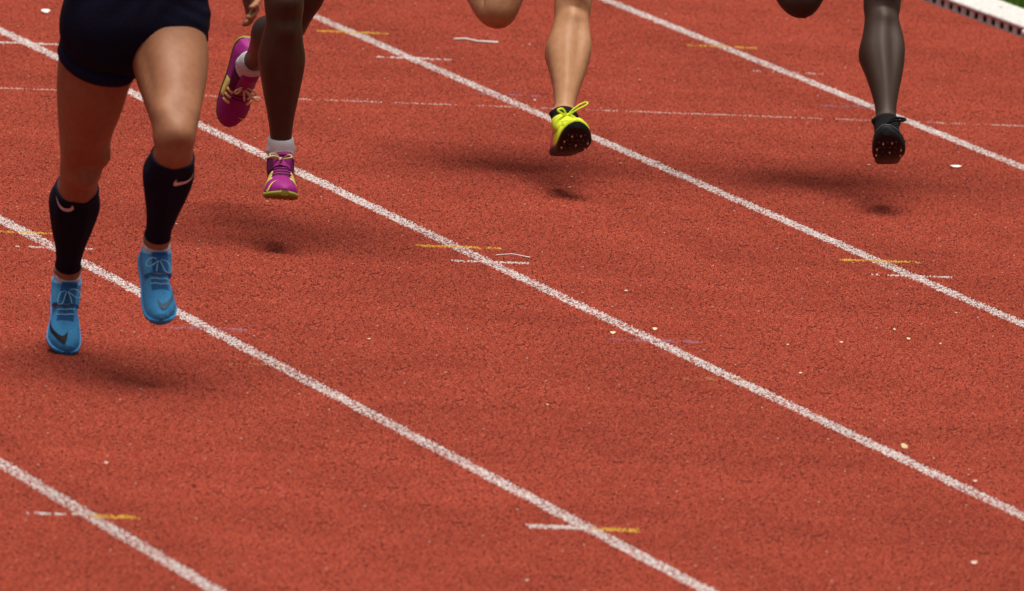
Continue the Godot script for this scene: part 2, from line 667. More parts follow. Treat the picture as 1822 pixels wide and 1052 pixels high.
func make_infield() -> void:
	var g := piece("grass_ground", flat_sheet(3.72, 80, -120, 30, -0.004), "turf", self)
	g.set_meta("kind", "structure")
	var s := Shape.new()
	for k in 420:
		var x := rng.randf() * 0.25
		var z := rng.randf() * 0.25
		var h := rng.randf_range(0.022, 0.045)
		var a := rng.randf() * TAU
		var lean := Vector3(rng.randf_range(-0.4, 0.4), 1, rng.randf_range(-0.4, 0.4)) * h
		var w := Vector3(cos(a), 0, sin(a)) * 0.0017
		var st := s.v.size()
		var p := Vector3(x, 0, z)
		s.v.append_array([p - w, p + w, p + lean * 0.6 - w * 0.8, p + lean * 0.6 + w * 0.8, p + lean * 1.0 + Vector3(lean.x, -0.1 * h, lean.z) * 0.5])
		s.i.append_array([st, st + 1, st + 2, st + 1, st + 3, st + 2, st + 2, st + 3, st + 4])
		var c := Color(0.075, 0.17, 0.014).lerp(Color(0.17, 0.27, 0.03), rng.randf())
		for q in 5:
			s.c.append(c)
	var spots := []
	for a in 14:
		for b in 32:
			spots.append(Transform3D(Basis(Vector3.UP, PI / 2 * (rng.randi() % 4)), Vector3(3.97 + a * 0.25, -0.004, -43.5 + b * 0.25)))
	var o := copies("grass", smooth_mesh(s.v, s.i, s.c), spots, "blade", self)
	o.set_meta("kind", "stuff")
	o.set_meta("label", "bright green mown grass behind the white kerb")
	o.set_meta("category", "grass")

# ------------------------------------------------------------------ legs
# s runs 0 hip, 1 knee, 2 ankle, 3 inside the shoe; columns: front, back, outer, inner half-widths in metres
const LEG := [
	[0.00, 0.080, 0.098, 0.095, 0.085],
	[0.20, 0.090, 0.096, 0.101, 0.094],
	[0.40, 0.089, 0.088, 0.094, 0.086],
	[0.60, 0.079, 0.075, 0.080, 0.073],
	[0.80, 0.063, 0.061, 0.063, 0.059],
	[0.92, 0.054, 0.055, 0.054, 0.054],
	[1.00, 0.053, 0.050, 0.052, 0.053],
	[1.08, 0.047, 0.048, 0.048, 0.048],
	[1.20, 0.043, 0.058, 0.053, 0.051],
	[1.34, 0.042, 0.070, 0.059, 0.058],
	[1.50, 0.039, 0.061, 0.052, 0.049],
	[1.70, 0.033, 0.041, 0.036, 0.034],
	[1.85, 0.029, 0.032, 0.0285, 0.0285],
	[1.96, 0.033, 0.033, 0.032, 0.033],
	[2.06, 0.034, 0.034, 0.030, 0.031],
	[2.40, 0.026, 0.026, 0.030, 0.030],
	[3.00, 0.014, 0.016, 0.026, 0.026],
]
# bumps: s, angle in degrees (0 outer, 90 front, 180 inner, 270 back), spread in s, spread in degrees, height
const BUMPS := [
	[0.975, 90.0, 0.055, 34.0, 0.0188],
	[1.055, 90.0, 0.025, 40.0, -0.0058],
	[0.50, 152.0, 0.22, 12.0, -0.0104],
	[0.86, 92.0, 0.05, 30.0, -0.0070],
	[1.13, 92.0, 0.04, 24.0, 0.0072],
	[0.84, 140.0, 0.07, 28.0, 0.0174],
	[0.80, 40.0, 0.10, 26.0, 0.0104],
	[0.45, 60.0, 0.22, 26.0, 0.0086],
	[0.42, 118.0, 0.20, 22.0, 0.0086],
	[0.62, 92.0, 0.12, 18.0, 0.0052],
	[1.35, 222.0, 0.12, 34.0, 0.0101],
	[1.29, 318.0, 0.12, 34.0, 0.0087],
	[1.30, 48.0, 0.16, 22.0, 0.0087],
	[1.36, 74.0, 0.22, 9.0, -0.0043],
	[1.40, 104.0, 0.30, 12.0, 0.0043],
	[1.965, 184.0, 0.035, 22.0, 0.0066],
	[1.985, -4.0, 0.035, 22.0, 0.0066],
	[1.85, 250.0, 0.10, 22.0, -0.0058],
	[1.85, 292.0, 0.10, 22.0, -0.0058],
]

func make_leg(h: Vector3, k: Vector3, a: Vector3, f: Vector3, u: Vector3, outer: Vector3, thigh := 1.0, calf := 1.0) -> Dictionary:
	return {"j": [h, k, a, a + f * 0.10 - u * 0.038], "outer": outer, "thigh": thigh, "calf": calf, "fold": smoothstep(-0.35, 0.5, (h - k).normalized().dot((a - k).normalized()))}

func leg_axis(L: Dictionary, s: float) -> Array:
	var j: Array = L.j
	var seg := clampi(int(floor(s)), 0, 2)
	var p: Vector3 = j[seg].lerp(j[seg + 1], s - seg)
	var t: Vector3 = (j[seg + 1] - j[seg]).normalized()
	for c in [1, 2]:
		var b: float = lerpf(0.15, 0.24, L.fold) if c == 1 else 0.14
		var b2: float = lerpf(0.15, 0.24, L.fold) if c == 1 else 0.4
		if s > c - b and s < c + b2:
			var q: float = (s - (c - b)) / (b + b2)
			var p0: Vector3 = j[c].lerp(j[c - 1], b)
			var p2: Vector3 = j[c].lerp(j[c + 1], b2)
			p = p0.lerp(j[c], q).lerp((j[c] as Vector3).lerp(p2, q), q)
			t = ((j[c] - p0) * (1.0 - q) + (p2 - j[c]) * q).normalized()
	return [p, t]

func leg_pt(L: Dictionary, s: float, deg: float, off := 0.0) -> Vector3:
	var ax := leg_axis(L, s)
	var t: Vector3 = ax[1]
	var o: Vector3 = L.outer
	o = (o - t * o.dot(t)).normalized()
	var fr: Vector3 = L.front_sign * o.cross(t).normalized()
	var row := 0
	while row < LEG.size() - 2 and LEG[row + 1][0] < s:
		row += 1
	var w := clampf((s - LEG[row][0]) / (LEG[row + 1][0] - LEG[row][0]), 0.0, 1.0)
	var r0: Array = LEG[maxi(row - 1, 0)]
	var r1: Array = LEG[row]
	var r2: Array = LEG[row + 1]
	var r3: Array = LEG[mini(row + 2, LEG.size() - 1)]
	var d := []
	for q in 4:
		d.append(cubic_interpolate(r1[q + 1], r2[q + 1], r0[q + 1], r3[q + 1], w) if row > 0 else lerpf(r1[q + 1], r2[q + 1], w))
	var g: float = lerpf(L.thigh, 1.0, smoothstep(0.6, 1.0, s)) if s < 1.0 else lerpf(1.0, L.calf, smoothstep(1.0, 1.2, s) * (1.0 - smoothstep(1.6, 1.95, s)))
	var an := deg_to_rad(deg)
	var cs := cos(an)
	var sn := sin(an)
	var x: float = cs * (d[2] if cs > 0.0 else d[3]) * g
	var y: float = sn * (d[0] if sn > 0.0 else d[1]) * g
	var b := 0.0
	for q in BUMPS:
		var ds: float = (s - q[0]) / q[2]
		if absf(ds) < 3.0:
			var da: float = wrapf(deg - q[1], -180.0, 180.0) / q[3]
			b += q[4] * exp(-ds * ds - da * da) * (1.0 - 0.9 * L.fold)
	var dir := Vector2(x, y)
	var l := dir.length()
	dir *= (l + b + off) / maxf(l, 0.001)
	return ax[0] + o * dir.x + fr * dir.y

func orient_leg(L: Dictionary) -> void:
	# the front of the leg is the side the knee points to
	L.front_sign = 1.0
	var j: Array = L.j
	var o: Vector3 = L.outer
	var t: Vector3 = (j[2] - j[0]).normalized()
	o = (o - t * o.dot(t)).normalized()
	var fr := o.cross(t)
	if fr.dot(Vector3(0, 0, 1) + (j[1] - (j[0] + j[2]) * 0.5).normalized()) < 0.0:
		L.front_sign = -1.0

func leg_rings(L: Dictionary, s0, s1, off: float, rows: int, cols: int, bulge = null) -> Array:
	# s0 and s1 are numbers or functions of the angle
	var rings := []
	for r in rows + 1:
		var ring := PackedVector3Array()
		for c in cols:
			var deg := 360.0 * c / cols
			var a: float = s0.call(deg) if s0 is Callable else s0
			var b: float = s1.call(deg) if s1 is Callable else s1
			var w := float(r) / rows
			var o := off
			if bulge != null:
				o += bulge.call(w, deg)
			ring.append(leg_pt(L, lerpf(a, b, w), deg, o))
		rings.append(ring)
	return rings

# a sleeve of cloth round a leg with turned-in hems at both ends
func sleeve(sh: Shape, L: Dictionary, s0, s1, off: float, rows: int, cols := 40, bulge = null) -> void:
	var rings := leg_rings(L, s0, s1, off, rows, cols, bulge)
	var first = leg_rings(L, s0, s0, -0.002, 1, cols)[0]
	var last = leg_rings(L, s1, s1, -0.002, 1, cols)[0]
	rings.push_front(first)
	rings.push_back(last)
	sh.ring_loft(rings, true, false, false)

# ------------------------------------------------------------------ shoes
# t 0 heel .. 1 toe: half-width, height, lift of the sole, sideways shift to the inner side
const LAST := [
	[0.00, 0.010, 0.030, 0.010, 0.000], [0.02, 0.021, 0.050, 0.008, 0.000], [0.07, 0.030, 0.068, 0.006, 0.000],
	[0.16, 0.034, 0.080, 0.005, 0.000], [0.28, 0.035, 0.087, 0.004, 0.000], [0.38, 0.035, 0.090, 0.003, 0.001],
	[0.48, 0.037, 0.080, 0.001, 0.002], [0.58, 0.041, 0.066, 0.000, 0.002], [0.68, 0.045, 0.054, 0.000, 0.001],
	[0.78, 0.046, 0.046, 0.002, 0.001], [0.87, 0.041, 0.039, 0.006, 0.004], [0.93, 0.033, 0.032, 0.010, 0.006],
	[0.97, 0.023, 0.025, 0.013, 0.008], [1.00, 0.008, 0.012, 0.016, 0.009],
]

func make_last(a: Vector3, f: Vector3, up_hint: Vector3, outer_hint: Vector3, size := 1.0, spring := 0.0) -> Dictionary:
	var fv := f.normalized()
	var u := (up_hint - fv * up_hint.dot(fv)).normalized()
	var w := fv.cross(u)
	if w.dot(outer_hint) < 0.0:
		w = -w
	return {"a": a, "f": fv, "u": u, "w": w, "size": size, "spring": spring, "slim": 1.0}

func last_row(t: float, spring: float) -> Array:
	var row := 0
	while row < LAST.size() - 2 and LAST[row + 1][0] < t:
		row += 1
	var w := clampf((t - LAST[row][0]) / (LAST[row + 1][0] - LAST[row][0]), 0.0, 1.0)
	var o := []
	for q in range(1, 5):
		o.append(lerpf(LAST[row][q], LAST[row + 1][q], w))
	o[2] += spring * pow(maxf(t - 0.45, 0.0) / 0.55, 2.0)
	return o

# deg 0 outer edge of the sole, 90 over the top, 180 inner edge
func shoe_pt(S: Dictionary, t: float, deg: float, off := 0.0) -> Vector3:
	var d := last_row(t, S.spring)
	var an := deg_to_rad(deg)
	var n := 2.0 / 2.35
	var c := cos(an)
	var s := sin(an)
	var x: float = signf(c) * pow(absf(c), n) * (d[0] * S.slim + off) - d[3]
	var y: float = pow(absf(s), n) * (d[1] + off) + d[2] - 0.078
	var z: float = lerpf(-0.060, 0.205, t)
	z += off * (2.0 * (t - 0.5)) * smoothstep(0.85, 1.0, absf(t - 0.5) * 2.0)
	return S.a + (S.f * z + S.u * y + S.w * x) * S.size

func upper(S: Dictionary, m: String, parent: Node3D, tint = null) -> MeshInstance3D:
	var sh := Shape.new()
	var rings := []
	var ts := []
	for k in 35:
		var q := k / 34.0
		ts.append(0.5 - 0.5 * cos(q * PI) if q < 0.12 or q > 0.88 else lerpf(0.5 - 0.5 * cos(q * PI), q, 0.5))
	ts.sort()
	for t in ts:
		var ring := PackedVector3Array()
		for c in 29:
			ring.append(shoe_pt(S, t, 180.0 * c / 28.0))
		var e0 := shoe_pt(S, t, 180.0)
		var e1 := shoe_pt(S, t, 0.0)
		for c in range(1, 4):
			ring.append(e0.lerp(e1, c / 4.0))
		rings.append(ring)
		if tint != null:
			for c in 32:
				sh.c.append(tint.call(t, 180.0 * minf(c, 28) / 28.0))
	sh.ring_loft(rings)
	while tint != null and sh.c.size() < sh.v.size():
		sh.c.append(tint.call(0.0 if sh.c.size() == sh.v.size() - 2 else 1.0, 90.0))
	return piece("upper", sh, m, parent)

func sole(S: Dictionary, m: String, parent: Node3D, thick := 0.010, over := 0.0025) -> MeshInstance3D:
	var sh := Shape.new()
	var rings := []
	for k in 33:
		var t := 0.5 - 0.5 * cos(k / 32.0 * PI)
		var d := last_row(t, S.spring)
		var z := lerpf(-0.060 - over, 0.205 + over, t)
		var y0: float = d[2] - 0.078
		var ring := PackedVector3Array()
		var hw: float = d[0] * S.slim + over
		for q in [[-1.0, 0.006], [-1.02, 0.0], [-1.0, -thick * 0.6], [-0.9, -thick], [-0.4, -thick * 1.1], [0.4, -thick * 1.1], [0.9, -thick], [1.0, -thick * 0.6], [1.02, 0.0], [1.0, 0.006]]:
			ring.append(S.a + (S.f * z + S.u * (y0 + q[1]) + S.w * (hw * q[0] - d[3])) * S.size)
		rings.append(ring)
	sh.ring_loft(rings)
	return piece("sole", sh, m, parent)

func sole_pt(S: Dictionary, t: float, x: float, down: float) -> Vector3:
	var d := last_row(t, S.spring)
	return S.a + (S.f * lerpf(-0.06, 0.205, t) + S.u * (d[2] - 0.078 - down) + S.w * (x * d[0] - d[3])) * S.size

func spikes(S: Dictionary, parent: Node3D, thick := 0.010) -> void:
	for q in [[0.90, -0.35], [0.91, 0.35], [0.82, -0.75], [0.80, 0.78], [0.70, -0.78], [0.68, 0.74], [0.76, 0.05]]:
		var sh := Shape.new()
		var a := sole_pt(S, q[0], q[1], thick * 0.9)
		sh.tube(PackedVector3Array([a, a - S.u * 0.002, a - S.u * 0.007]), [0.0036, 0.0030, 0.0012], 8)
		piece("spike", sh, "spike_steel", parent)

func studs(S: Dictionary, m: String, parent: Node3D, thick := 0.010) -> void:
	for r in 5:
		for c in 5:
			var sh := Shape.new()
			var a := sole_pt(S, 0.62 + r * 0.075, -0.7 + c * 0.35 + (0.12 if r % 2 == 1 else 0.0), thick)
			sh.tube(PackedVector3Array([a + S.u * 0.001, a - S.u * 0.0022, a - S.u * 0.003]), [0.0028, 0.0024, 0.0012], 6)
			piece("stud", sh, m, parent)

func shoe_patch(S: Dictionary, t0: float, t1: float, d0: float, d1: float, off: float, called: String, m: String, parent: Node3D, skew := 0.0, nt := 8, nd := 8) -> MeshInstance3D:
	var sh := Shape.new()
	for a in nt + 1:
		for b in nd + 1:
			var q := float(b) / nd
			var edge := off if a > 0 and a < nt and b > 0 and b < nd else -0.001
			sh.v.append(shoe_pt(S, lerpf(t0, t1, float(a) / nt) + skew * q, lerpf(d0, d1, q), edge))
	for a in nt:
		for b in nd:
			var i := a * (nd + 1) + b
			sh.i.append_array([i, i + 1, i + nd + 1, i + 1, i + nd + 2, i + nd + 1])
	out_facing(sh, S.a - S.u * 0.04 + S.f * 0.07)
	return piece(called, sh, m, parent)

func out_facing(sh: Shape, middle: Vector3) -> void:
	var sum := 0.0
	for k in range(0, sh.i.size(), 3):
		var a := sh.v[sh.i[k]]
		sum += (sh.v[sh.i[k + 2]] - a).cross(sh.v[sh.i[k + 1]] - a).dot(a - middle)
	if sum < 0.0:
		for k in range(0, sh.i.size(), 3):
			var q := sh.i[k + 1]
			sh.i[k + 1] = sh.i[k + 2]
			sh.i[k + 2] = q

# the tick-shaped emblem: hook at one end, long tail at the other
func tick_outline(n: int) -> Array:
	var o := []
	for k in n + 1:
		var q := float(k) / n
		var outer := Vector2(0.08, 0.72).bezier_interpolate(Vector2(-0.24, -0.08), Vector2(0.22, -0.20), Vector2(1, 0.75), q)
		var inner := Vector2(0.08, 0.72).bezier_interpolate(Vector2(0.02, 0.22), Vector2(0.26, 0.24), Vector2(1, 0.75), q)
		o.append([outer, inner])
	return o

func tick(place: Callable, called: String, m: String, parent: Node3D, middle: Vector3) -> MeshInstance3D:
	var sh := Shape.new()
	var n := 20
	for pr in tick_outline(n):
		for q in 4:
			var p: Vector2 = pr[0].lerp(pr[1], q / 3.0)
			sh.v.append(place.call(p.x, p.y))
	for k in n:
		for q in 3:
			var a := k * 4 + q
			sh.i.append_array([a, a + 1, a + 4, a + 1, a + 5, a + 4])
	out_facing(sh, middle)
	return piece(called, sh, m, parent)

func shoe_tick(S: Dictionary, origin: Vector2, ax: Vector2, ay: Vector2, m: String, parent: Node3D) -> void:
	tick(func(x: float, y: float) -> Vector3:
		var q := origin + ax * x + ay * y
		return shoe_pt(S, q.x, q.y, 0.0016), "logo_mark", m, parent, S.a - S.u * 0.04 + S.f * 0.07)

func surface_tube(S: Dictionary, pts: Array, r: float, called: String, m: String, parent: Node3D, off := 0.002) -> void:
	var sh := Shape.new()
	var line := PackedVector3Array()
	for k in pts.size() - 1:
		for q in 6:
			var w := q / 6.0
			line.append(shoe_pt(S, lerpf(pts[k][0], pts[k + 1][0], w), lerpf(pts[k][1], pts[k + 1][1], w), off))
	var l: Array = pts[pts.size() - 1]
	line.append(shoe_pt(S, l[0], l[1], off))
	sh.tube(line, r, 8)
	piece(called, sh, m, parent)

func lace_up(S: Dictionary, m: String, parent: Node3D, n := 4, t0 := 0.47, t1 := 0.66, r := 0.0022) -> void:
	for k in n:
		var t := lerpf(t0, t1, float(k) / (n - 1))
		var w := lerpf(24.0, 30.0, float(k) / (n - 1))
		surface_tube(S, [[t, 90.0 - w], [t + 0.012, 90.0], [t - 0.012, 90.0 + w]], r, "lace", m, parent)

func loop_lace(S: Dictionary, t: float, deg: float, points: Array, r: float, m: String, parent: Node3D, called := "lace_bow") -> void:
	# points: forward, up and outer offsets in metres from a knot on the surface
	var o := shoe_pt(S, t, deg, 0.004)
	var ctrl := PackedVector3Array()
	for q in points:
		ctrl.append(o + S.f * q[0] + S.u * q[1] + S.w * q[2])
	var cv := Curve3D.new()
	for k in ctrl.size():
		var tan := (ctrl[mini(k + 1, ctrl.size() - 1)] - ctrl[maxi(k - 1, 0)]) * 0.22
		cv.add_point(ctrl[k], -tan, tan)
	cv.bake_interval = 0.003
	var sh := Shape.new()
	sh.tube(cv.get_baked_points(), r, 8)
	piece(called, sh, m, parent)

# ------------------------------------------------------------------ bodies above the legs
func hand_bones(wrist: Vector3, along: Vector3, palm: Vector3, thumb_side: Vector3, curl: float) -> Array:
	var a := along.normalized()
	var n := (palm - a * palm.dot(a)).normalized()
	var s := (thumb_side - a * thumb_side.dot(a) - n * thumb_side.dot(n)).normalized()
	var bones := []
	var spread := [0.030, 0.010, -0.010, -0.029]
	var lens := [0.070, 0.078, 0.073, 0.058]
	for k in 4:
		var root: Vector3 = wrist + a * 0.022 + s * spread[k] * 0.6
		var knuckle: Vector3 = wrist + a * (0.092 - absf(spread[k]) * 0.25) + s * spread[k]
		bones.append([root, knuckle, 0.016, 0.0115])
		var p := knuckle
		var ang := curl * 0.5
		for j in 3:
			var dir: Vector3 = a * cos(ang) + n * sin(ang) + s * spread[k] * 1.5
			var q: Vector3 = p + dir.normalized() * lens[k] * [0.45, 0.31, 0.24][j]
			bones.append([p, q, 0.0098 - j * 0.0009, 0.0092 - j * 0.0010])
			p = q
			ang += curl
	var tb := wrist + a * 0.025 + s * 0.022
	var t1 := tb + (a * 0.6 + s * 0.55 + n * 0.45).normalized() * 0.045
	var t2 := t1 + (a * 0.85 + s * 0.20 + n * 0.45).normalized() * 0.034
	var t3 := t2 + (a * 0.9 + s * 0.05 + n * 0.42).normalized() * 0.026
	bones.append([tb, t1, 0.016, 0.0115])
	bones.append([t1, t2, 0.0110, 0.0100])
	bones.append([t2, t3, 0.0100, 0.0080])
	bones.append([wrist - a * 0.02, wrist + a * 0.03, 0.025, 0.024])
	return bones

# Everything above the hips is out of the picture; it is there for its shadow and for the light it keeps off the legs.
func make_upper_body(sh: Shape, P: Dictionary) -> void:
	var hip: Vector3 = (P.rh + P.lh) * 0.5
	var lean: Vector3 = P.lean
	var chest: Vector3 = hip + Vector3(0, 0.40, 0) + lean * 0.40
	var neck: Vector3 = hip + Vector3(0, 0.54, 0) + lean * 0.53
	var torso := [
		[P.rh + Vector3(0.01, 0.03, -0.02), P.lh + Vector3(-0.01, 0.03, -0.02), 0.095, 0.095],
		[hip + Vector3(0, 0.05, -0.01), hip + Vector3(0, 0.20, 0) + lean * 0.20, 0.125, 0.105],
		[hip + Vector3(0, 0.18, 0) + lean * 0.18, chest, 0.105, 0.125],
		[chest + Vector3(-0.075, -0.02, 0), chest + Vector3(0.075, -0.02, 0), 0.105, 0.105],
		[chest + Vector3(-0.15, 0.08, -0.01), chest + Vector3(0.15, 0.08, -0.01), 0.055, 0.055],
		[chest + Vector3(0, 0.06, 0), neck + Vector3(0, 0.04, 0.01), 0.07, 0.052],
		[P.rh, P.rh.lerp(P.rk, 0.28), 0.085, 0.085],
		[P.lh, P.lh.lerp(P.lk, 0.28), 0.085, 0.085],
	]
	P.torso = torso
	P.chest = chest
	P.neck = neck
	var arms := []
	for side in 2:
		var sg := -1.0 if side == 0 else 1.0
		var sho: Vector3 = chest + Vector3(sg * 0.175, 0.085, -0.01)
		var elb: Vector3 = P.re if side == 0 else P.le
		var wr: Vector3 = P.rw if side == 0 else P.lw
		arms.append([sho - Vector3(sg * 0.05, 0, 0), sho, 0.055, 0.056])
		arms.append([sho, sho.lerp(elb, 0.45), 0.052, 0.048])
		arms.append([sho.lerp(elb, 0.45), elb, 0.048, 0.037])
		arms.append([elb, elb.lerp(wr, 0.3), 0.037, 0.042])
		arms.append([elb.lerp(wr, 0.3), wr, 0.042, 0.026])
		var al: Vector3 = (wr - elb).normalized()
		if side == 0 and P.has("hand_along"):
			al = P.hand_along
		var pm := Vector3(-sg, 0, 0.15)
		if side == 0 and P.has("hand_palm"):
			pm = P.hand_palm
		var th := Vector3(0, 0.8, 0.6)
		if side == 0 and P.has("hand_thumb"):
			th = P.hand_thumb
		var cell := 0.0045 if side == 0 and P.has("hand_along") else 0.005
		var hb := hand_bones(wr, al, pm, th, 0.35)
		if side == 0 and P.has("hand_along"):
			var s2 := Shape.new()
			s2.add(bones_mesh(hb, 0.006, cell))
			P.hand_shape = s2
		else:
			sh.add(bones_mesh(hb, 0.006, cell))
	sh.add(bones_mesh(torso + arms, 0.045, 0.020))
	var head: Vector3 = neck + Vector3(0, 0.15, 0.03)
	var hb2 := [
		[head + Vector3(0, 0.03, -0.025), head + Vector3(0, 0.03, 0.02), 0.083, 0.078],
		[head + Vector3(0, -0.02, 0.02), head + Vector3(0, -0.075, 0.045), 0.066, 0.040],
		[head + Vector3(0, 0.01, 0.095), head + Vector3(0, -0.020, 0.112), 0.010, 0.014],
		[head + Vector3(-0.015, -0.062, 0.088), head + Vector3(0.015, -0.062, 0.088), 0.010, 0.010],
		[head + Vector3(-0.030, 0.030, 0.085), head + Vector3(0.030, 0.030, 0.085), 0.012, 0.012],
		[head + Vector3(-0.082, 0.015, 0.0), head + Vector3(-0.080, -0.025, 0.005), 0.013, 0.009],
		[head + Vector3(0.082, 0.015, 0.0), head + Vector3(0.080, -0.025, 0.005), 0.013, 0.009],
		[neck - Vector3(0, 0.05, 0.0), head + Vector3(0, -0.03, -0.01), 0.054, 0.052],
	]
	sh.add(bones_mesh(hb2, 0.02, 0.010))
	P.head = head

func head_dress(P: Dictionary, person: Node3D) -> void:
	var head: Vector3 = P.head
	var sh := Shape.new()
	sh.add(bones_mesh([
		[head + Vector3(0, 0.045, -0.035), head + Vector3(0, 0.052, 0.012), 0.088, 0.078],
		[head + Vector3(0, 0.0, -0.06), head + Vector3(0, -0.05, -0.06), 0.06, 0.045],
		[head + Vector3(0, 0.03, -0.11), head + Vector3(0, -0.10, -0.17), 0.03, 0.018]], 0.03, 0.012))
	piece("hair", sh, "hair_dark", person)
	for sg in [-1.0, 1.0]:
		var e := Shape.new()
		e.add(bones_mesh([[head + Vector3(sg * 0.032, 0.008, 0.088), head + Vector3(sg * 0.034, 0.008, 0.088), 0.011, 0.011]], 0.004, 0.004))
		piece("eye", e, "eye_dark", person)

func top_and_shorts(P: Dictionary, person: Node3D, top: String, bottom: String, with_shorts := true) -> void:
	var sh := Shape.new()
	var tor: Array = P.torso
	var cut: float = (P.rh.y + P.lh.y) * 0.5 + 0.10
	var neck: Vector3 = P.neck
	var bb := bounds(tor, 0.04)
	sh.add(nets(func(p: Vector3) -> float:
		return maxf(maxf(blended(p, tor, 0.045) - 0.008, cut - p.y), 0.055 - p.distance_to(neck + Vector3(0, 0.03, 0.02))), bb[0], bb[1], 0.020))
	piece("singlet", sh, top, person)
	if with_shorts:
		sh = Shape.new()
		sh.add(nets(func(p: Vector3) -> float:
			return maxf(blended(p, tor, 0.045) - 0.010, p.y - cut - 0.03), bb[0], bb[1], 0.020))
		piece("shorts", sh, bottom, person)

func body_mesh(P: Dictionary, skin_key: String, person: Node3D, RL: Dictionary, LL: Dictionary) -> void:
	var sh := Shape.new()
	for L in [RL, LL]:
		sh.ring_loft(leg_rings(L, 0.0, 2.75, 0.0, 92, 44))
	make_upper_body(sh, P)
	piece("body", sh, skin_key, person)
	head_dress(P, person)

func foot_frame(a: Vector3, toe: Vector3, k: Vector3) -> Array:
	var v := (toe - a).normalized()
	var u := (k - a)
	u = (u - v * u.dot(v)).normalized()
	var an := 0.15
	return [v * cos(an) + u * sin(an), u * cos(an) - v * sin(an)]

func new_leg(h: Vector3, k: Vector3, a: Vector3, F: Array, outer: Vector3, thigh := 1.0, calf := 1.0) -> Dictionary:
	var L := make_leg(h, k, a, F[0], F[1], outer, thigh, calf)
	orient_leg(L)
	return L

func leg_strip(L: Dictionary, s0: float, s1: float, d0: float, d1: float, off: float, called: String, m: String, parent: Node3D) -> void:
	# a padded tongue that follows the front of the ankle down into the shoe
	var sh := Shape.new()
	var na := 14
	var nb := 12
	for a in na + 1:
		for b in nb + 1:
			var e := sin(PI * b / nb)
			var top := 0.05 * (1.0 - e)
			sh.v.append(leg_pt(L, lerpf(s0 + top, s1, float(a) / na), lerpf(d0, d1, float(b) / nb), off * pow(e, 0.4) * (0.3 if a == 0 else 1.0) + 0.0015))
	for a in na:
		for b in nb:
			var i := a * (nb + 1) + b
			sh.i.append_array([i, i + 1, i + nb + 1, i + 1, i + nb + 2, i + nb + 1])
	out_facing(sh, leg_axis(L, (s0 + s1) * 0.5)[0])
	piece(called, sh, m, parent)

func ankle_wrap(L: Dictionary, s0: float, m: String, parent: Node3D) -> void:
	# the heel counter and collar that hug the ankle, open lower at the front
	var sh := Shape.new()
	sleeve(sh, L, func(deg: float) -> float: return s0 + 0.10 * maxf(0.0, sin(deg_to_rad(deg))), 2.74, 0.0072, 14, 40)
	piece("ankle_collar", sh, m, parent)

func leg_tick(L: Dictionary, s: float, deg: float, ds: float, dd: float, flip: float, parent: Node3D) -> void:
	tick(func(x: float, y: float) -> Vector3: return leg_pt(L, s - y * ds, deg + flip * (x - 0.5) * dd, 0.0052), "logo_mark", "logo_white", parent, leg_axis(L, s)[0])

